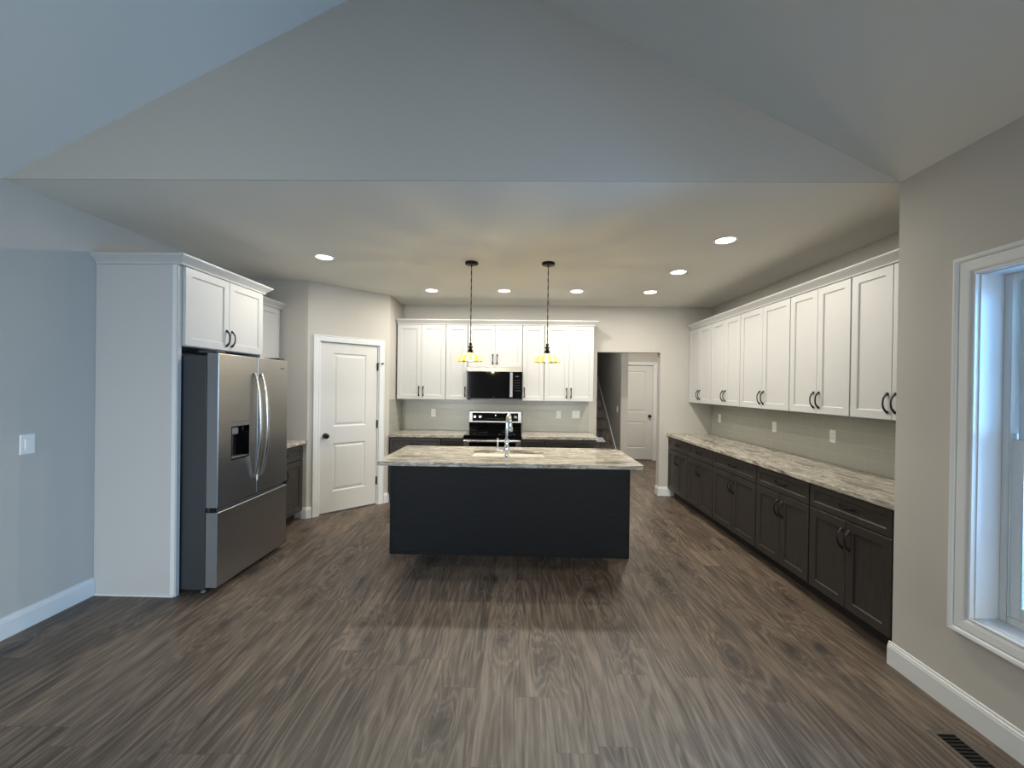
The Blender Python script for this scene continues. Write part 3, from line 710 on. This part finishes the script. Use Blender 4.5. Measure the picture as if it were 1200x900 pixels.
for i in range(9): mb.box(.25 + i * .03, .268 + i * .03, -.0892, -.0887, 1.098, 1.101)
mb.build('printed_marks', M['marks'], bg_)

# ------------------------------------------------------------------ microwave
r = thing('microwave', 'black and stainless over-the-range microwave under the short white cabinet', 'microwave', (xs[2] + .001, Y, 0))
MB().box(.002, rw - .002, -.375, -.005, 1.398, 1.826).build('case', M['case'], r)
MB().box(0, rw, -.400, -.376, 1.770, 1.827).build('top_grille', M['steel'], r, bevel=.002)
dr = MB().rect([(.001, .585, 1.402, 1.768, -.376), (.001, .585, 1.402, 1.768, -.401), (.003, .583, 1.404, 1.766, -.403)]).build('door', M['glass_black'], r)
MB().rect([(.586, rw - .001, 1.402, 1.768, -.376), (.586, rw - .001, 1.402, 1.768, -.401), (.588, rw - .003, 1.404, 1.766, -.403)]).build('control_panel', M['glass_black'], r)
MB().box(.592, .634, -.446, -.432, 1.420, 1.762).box(.603, .623, -.432, -.4035, 1.430, 1.450).box(.603, .623, -.432, -.4035, 1.732, 1.752).build('handle', M['bright'], dr, bevel=.004)
mb = MB()
for i in range(3):
    for j in range(4): mb.box(.660 + i * .028, .672 + i * .028, -.4042, -.4032, 1.545 + j * .035, 1.551 + j * .035)
mb.box(.668, .715, -.4042, -.4032, 1.70, 1.712); mb.box(.66, .74, -.4042, -.4032, 1.508, 1.512)
mb.build('printed_buttons', M['marks'], r)
MB().box(.36, .385, -.4042, -.4032, 1.418, 1.422).build('badge', M['marks'], dr)
MB().box(.05, rw - .05, -.37, -.03, 1.3905, 1.3975).build('vent_plate', M['steelside'], r)

# ------------------------------------------------------------------ lamps
def can_light(x, y, label, z=CH, power=None, group='recessed ceiling lights'):
    r = thing('recessed_light', label, 'ceiling light', (x, y, z), 0, group)
    MB().lathe([(.070, -.0005), (.092, -.0005), (.094, -.003), (.088, -.007), (.074, -.008), (.070, -.004)], (0, 0, 0), 40).build('trim_ring', M['plastic'], r)
    MB().lathe([(.0, -.0008), (.0725, -.0008), (.0725, -.0050), (.06, -.0066), (.0, -.0070)], (0, 0, 0), 40).build('lens', M['lens'], r)
    l = bpy.data.lights.new('recessed_lamp', 'AREA'); l.shape = 'DISK'; l.size = .14; l.energy = power or P_CAN; l.color = WARM; l.spread = PI
    o = bpy.data.objects.new('recessed_lamp', l); COL.objects.link(o); o.parent = r; o.location = (0, 0, -.010)
for x, y, lab in ((-1.84, 3.79, 'round recessed light on the left, alone between refrigerator and pantry door'),
                  (1.63, 3.287, 'largest looking round recessed light, nearest in the right row'),
                  (1.609, 4.188, 'middle round recessed light of the right row'),
                  (1.604, 5.062, 'round recessed light in front of the doorway, farthest of the right row'),
                  (.70, 5.051, 'round recessed light just right of the right pendant lamp, near the back wall'),
                  (-.196, 5.062, 'round recessed light seen between the two pendant lamps'),
                  (-1.103, 5.074, 'round recessed light left of the left pendant, above the left back cabinets')):
    can_light(x, y, lab)
# hall light, above the passage
l = bpy.data.lights.new('hall_lamp', 'AREA'); l.shape = 'DISK'; l.size = .2; l.energy = P_HALL; l.color = WARM
o = bpy.data.objects.new('hall_lamp', l); COL.objects.link(o); o.location = (2.55, 7.3, CH - .02)
l = bpy.data.lights.new('stair_fill_light', 'AREA'); l.shape = 'DISK'; l.size = .2; l.energy = 3; l.color = (.95, .97, 1)  # added fill without a fixture, lifts the dark stair wall
o = bpy.data.objects.new('stair_fill_light', l); COL.objects.link(o); o.location = (1.2, 6.55, CH - .02)
def pendant(x, y, label):
    r = thing('pendant_lamp', label, 'pendant lamp', (x, y, CH), 0, 'glass pendant lamps over the island')
    MB().lathe([(.0, -.0005), (.062, -.0005), (.063, -.004), (.063, -.020), (.058, -.024), (.010, -.026), (.008, -.034), (.0, -.036)], (0, 0, 0), 36).build('canopy', M['bronze'], r)
    pts = []; n = 60; zt, zb = -.030, -.775
    mb = MB()
    for ph in (0, PI):
        mb.tube([(.0026 * math.cos(ph + i * .55), .0026 * math.sin(ph + i * .55), zt + (zb - zt) * i / n) for i in range(n + 1)], .0028, 5)
    mb.build('cord', M['bronze'], r)
    MB().lathe([(.0, -.772), (.007, -.773), (.012, -.780), (.017, -.787), (.011, -.796), (.011, -.802), (.021, -.808), (.024, -.817), (.015, -.828), (.015, -.836), (.022, -.842), (.029, -.862), (.033, -.872), (.033, -.878), (.0, -.879)], (0, 0, 0), 28).build('socket', M['bronze'], r)
    fn = lambda a, h: 1 + .035 * max(0, min(1, (-.885 - h) / .05)) * math.cos(12 * a)
    prof = [(.034, -.875), (.060, -.881), (.082, -.890), (.100, -.904), (.113, -.922), (.121, -.942), (.125, -.955)]
    sh = MB().lathe(prof, (0, 0, 0), 112, rad_fn=fn); sh.f = sh.f[:-2]; sh.sm = sh.sm[:-2]
    s = sh.build('glass_shade', M['shade'], r)
    m = s.modifiers.new('solid', 'SOLIDIFY'); m.thickness = .002
    MB().lathe([(.0, -.884), (.012, -.886), (.014, -.895), (.024, -.910), (.029, -.925), (.026, -.940), (.015, -.950), (.0, -.953)], (0, 0, 0), 20).build('bulb', M['bulb'], r)
    l = bpy.data.lights.new('pendant_light', 'POINT'); l.energy = P_PEND; l.color = (1, .86, .62); l.shadow_soft_size = .007
    o = bpy.data.objects.new('pendant_light', l); COL.objects.link(o); o.parent = r; o.location = (0, 0, -.932)
    return r
pendant(-.471, 3.925, 'left pendant lamp with ribbed amber glass shade hanging over the island')
pendant(.268, 3.925, 'right pendant lamp with ribbed amber glass shade hanging over the island')

# ------------------------------------------------------------------ outlets and switches (local: faces -y)
def plate(kind, label, loc, rot, w=.070, h=.115, n=1, group=None):
    r = thing('wall_outlet' if kind == 'outlet' else 'light_switch', label, 'outlet' if kind == 'outlet' else 'light switch', loc, rot, group)
    MB().rect([(-w / 2, w / 2, -h / 2, h / 2, 0), (-w / 2, w / 2, -h / 2, h / 2, -.002), (-w / 2 + .004, w / 2 - .004, -h / 2 + .004, h / 2 - .004, -.005)]).build('cover_plate', M['plastic'], r)
    for k in range(n):
        cx = (k - (n - 1) / 2) * .046
        p = MB().rect([(cx - .0165, cx + .0165, -.034, .034, -.005), (cx - .0165, cx + .0165, -.034, .034, -.0065), (cx - .015, cx + .015, -.0325, .0325, -.0075 if kind == 'outlet' else -.009)]).build('receptacle' if kind == 'outlet' else 'rocker', M['plastic'], r)
        if kind == 'outlet':
            mb = MB()
            for z in (-.018, .016): mb.box(cx - .008, cx - .006, -.0079, -.0074, z, z + .008).box(cx + .006, cx + .008, -.0079, -.0074, z, z + .007).box(cx - .002, cx + .002, -.0079, -.0074, z - .008, z - .004)
            mb.build('slots', M['slot'], p)
    return r
gO = 'outlets in the tile backsplash'
plate('outlet', 'white outlet on the back wall tiles, left of the range', (-1.255, D - .005, 1.168), 0, group=gO)
plate('outlet', 'white outlet on the back wall tiles, right of the range', (.592, D - .005, 1.166), 0, group=gO)
plate('switch', 'double white switch plate on the back wall tiles by the doorway', (.845, D - .005, 1.171), 0, .116, .115, 2)
plate('outlet', 'white outlet on the right wall tiles, farthest of three', (W - .005, 5.744, 1.163), RR, group=gO)
plate('outlet', 'white outlet on the right wall tiles, middle of three', (W - .005, 4.525, 1.163), RR, group=gO)
plate('outlet', 'white outlet on the right wall tiles, nearest of three', (W - .005, 3.693, 1.160), RR, group=gO)
plate('switch', 'white rocker switch on the bare left wall beside the end panel', (LX, 2.503, 1.160), LR, .080, .125)
plate('switch', 'small white switch on the stairwell wall seen through the doorway', (SX0, 7.25, 1.19), RR)

# ------------------------------------------------------------------ floor register
r = thing('floor_register', 'brown floor vent with dark louvres beside the right baseboard', 'vent', (1.965, 1.755, 0))
mf = mat('brown_register', (.10, .082, .068), .5)
MB().plate([(-.062, -.16), (.062, -.16), (.062, .16), (-.062, .16)], [[(-.040, -.135), (.040, -.135), (.040, .135), (-.040, .135)]], lambda a, b: (a, b, .0005), lambda a, b: (a, b, .005)).build('frame', mf, r, bevel=.002)
MB().box(-.040, .040, -.135, .135, .0004, .0012).build('well', M['toe'], r)
mb = MB()
for i in range(15): yy = -.128 + i * .0183; mb.box(-.040, .040, yy, yy + .005, .0013, .0045)
mb.build('louvres', M['bronze'], r)

# ------------------------------------------------------------------ stairs
r = struct(bpy.data.objects.new('trim_stairs', None)); COL.objects.link(r)
for k in range(1, 12):
    y0 = 7.0 + .26 * (k - 1); z1 = .19 * k
    mb = MB().box(.802, SX0 - .002, y0 + .025, y0 + .26 + .024, max(.001, z1 - .19 - .001), z1 - .026).build('riser', M['floor'], r)
    MB().box(.802, SX0 - .002, y0, y0 + .284, z1 - .025, z1).build('tread', M['floor'], r, bevel=.008)
pr = [(7.02, .02), (7.02, .30), (9.85, .30 + 2.83 * .731), (9.85, .02 + 2.83 * .731)]
struct(MB().rings([[(SX0 - .016, a, b_) for a, b_ in pr], [(SX0 - .0005, a, b_) for a, b_ in pr]]).build('trim_stair_skirt', M['trim']))
mb = MB().rings([[(1.40, 7.56, .5705), (1.62, 7.56, .5705), (1.58, 7.66, .640), (1.42, 7.66, .640)], [(1.40, 7.562, .5705), (1.62, 7.562, .5705), (1.58, 7.662, .642), (1.42, 7.662, .642)]])
mb.add([(1.42, 7.66, .640), (1.58, 7.66, .640), (1.56, 7.74, .5705), (1.44, 7.74, .5705)], [(0, 1, 2, 3)])
tag(mb.build('folded_paper', M['paper'], weld=False), 'small white folded sheet lying on a dark stair tread beyond the doorway', 'paper')
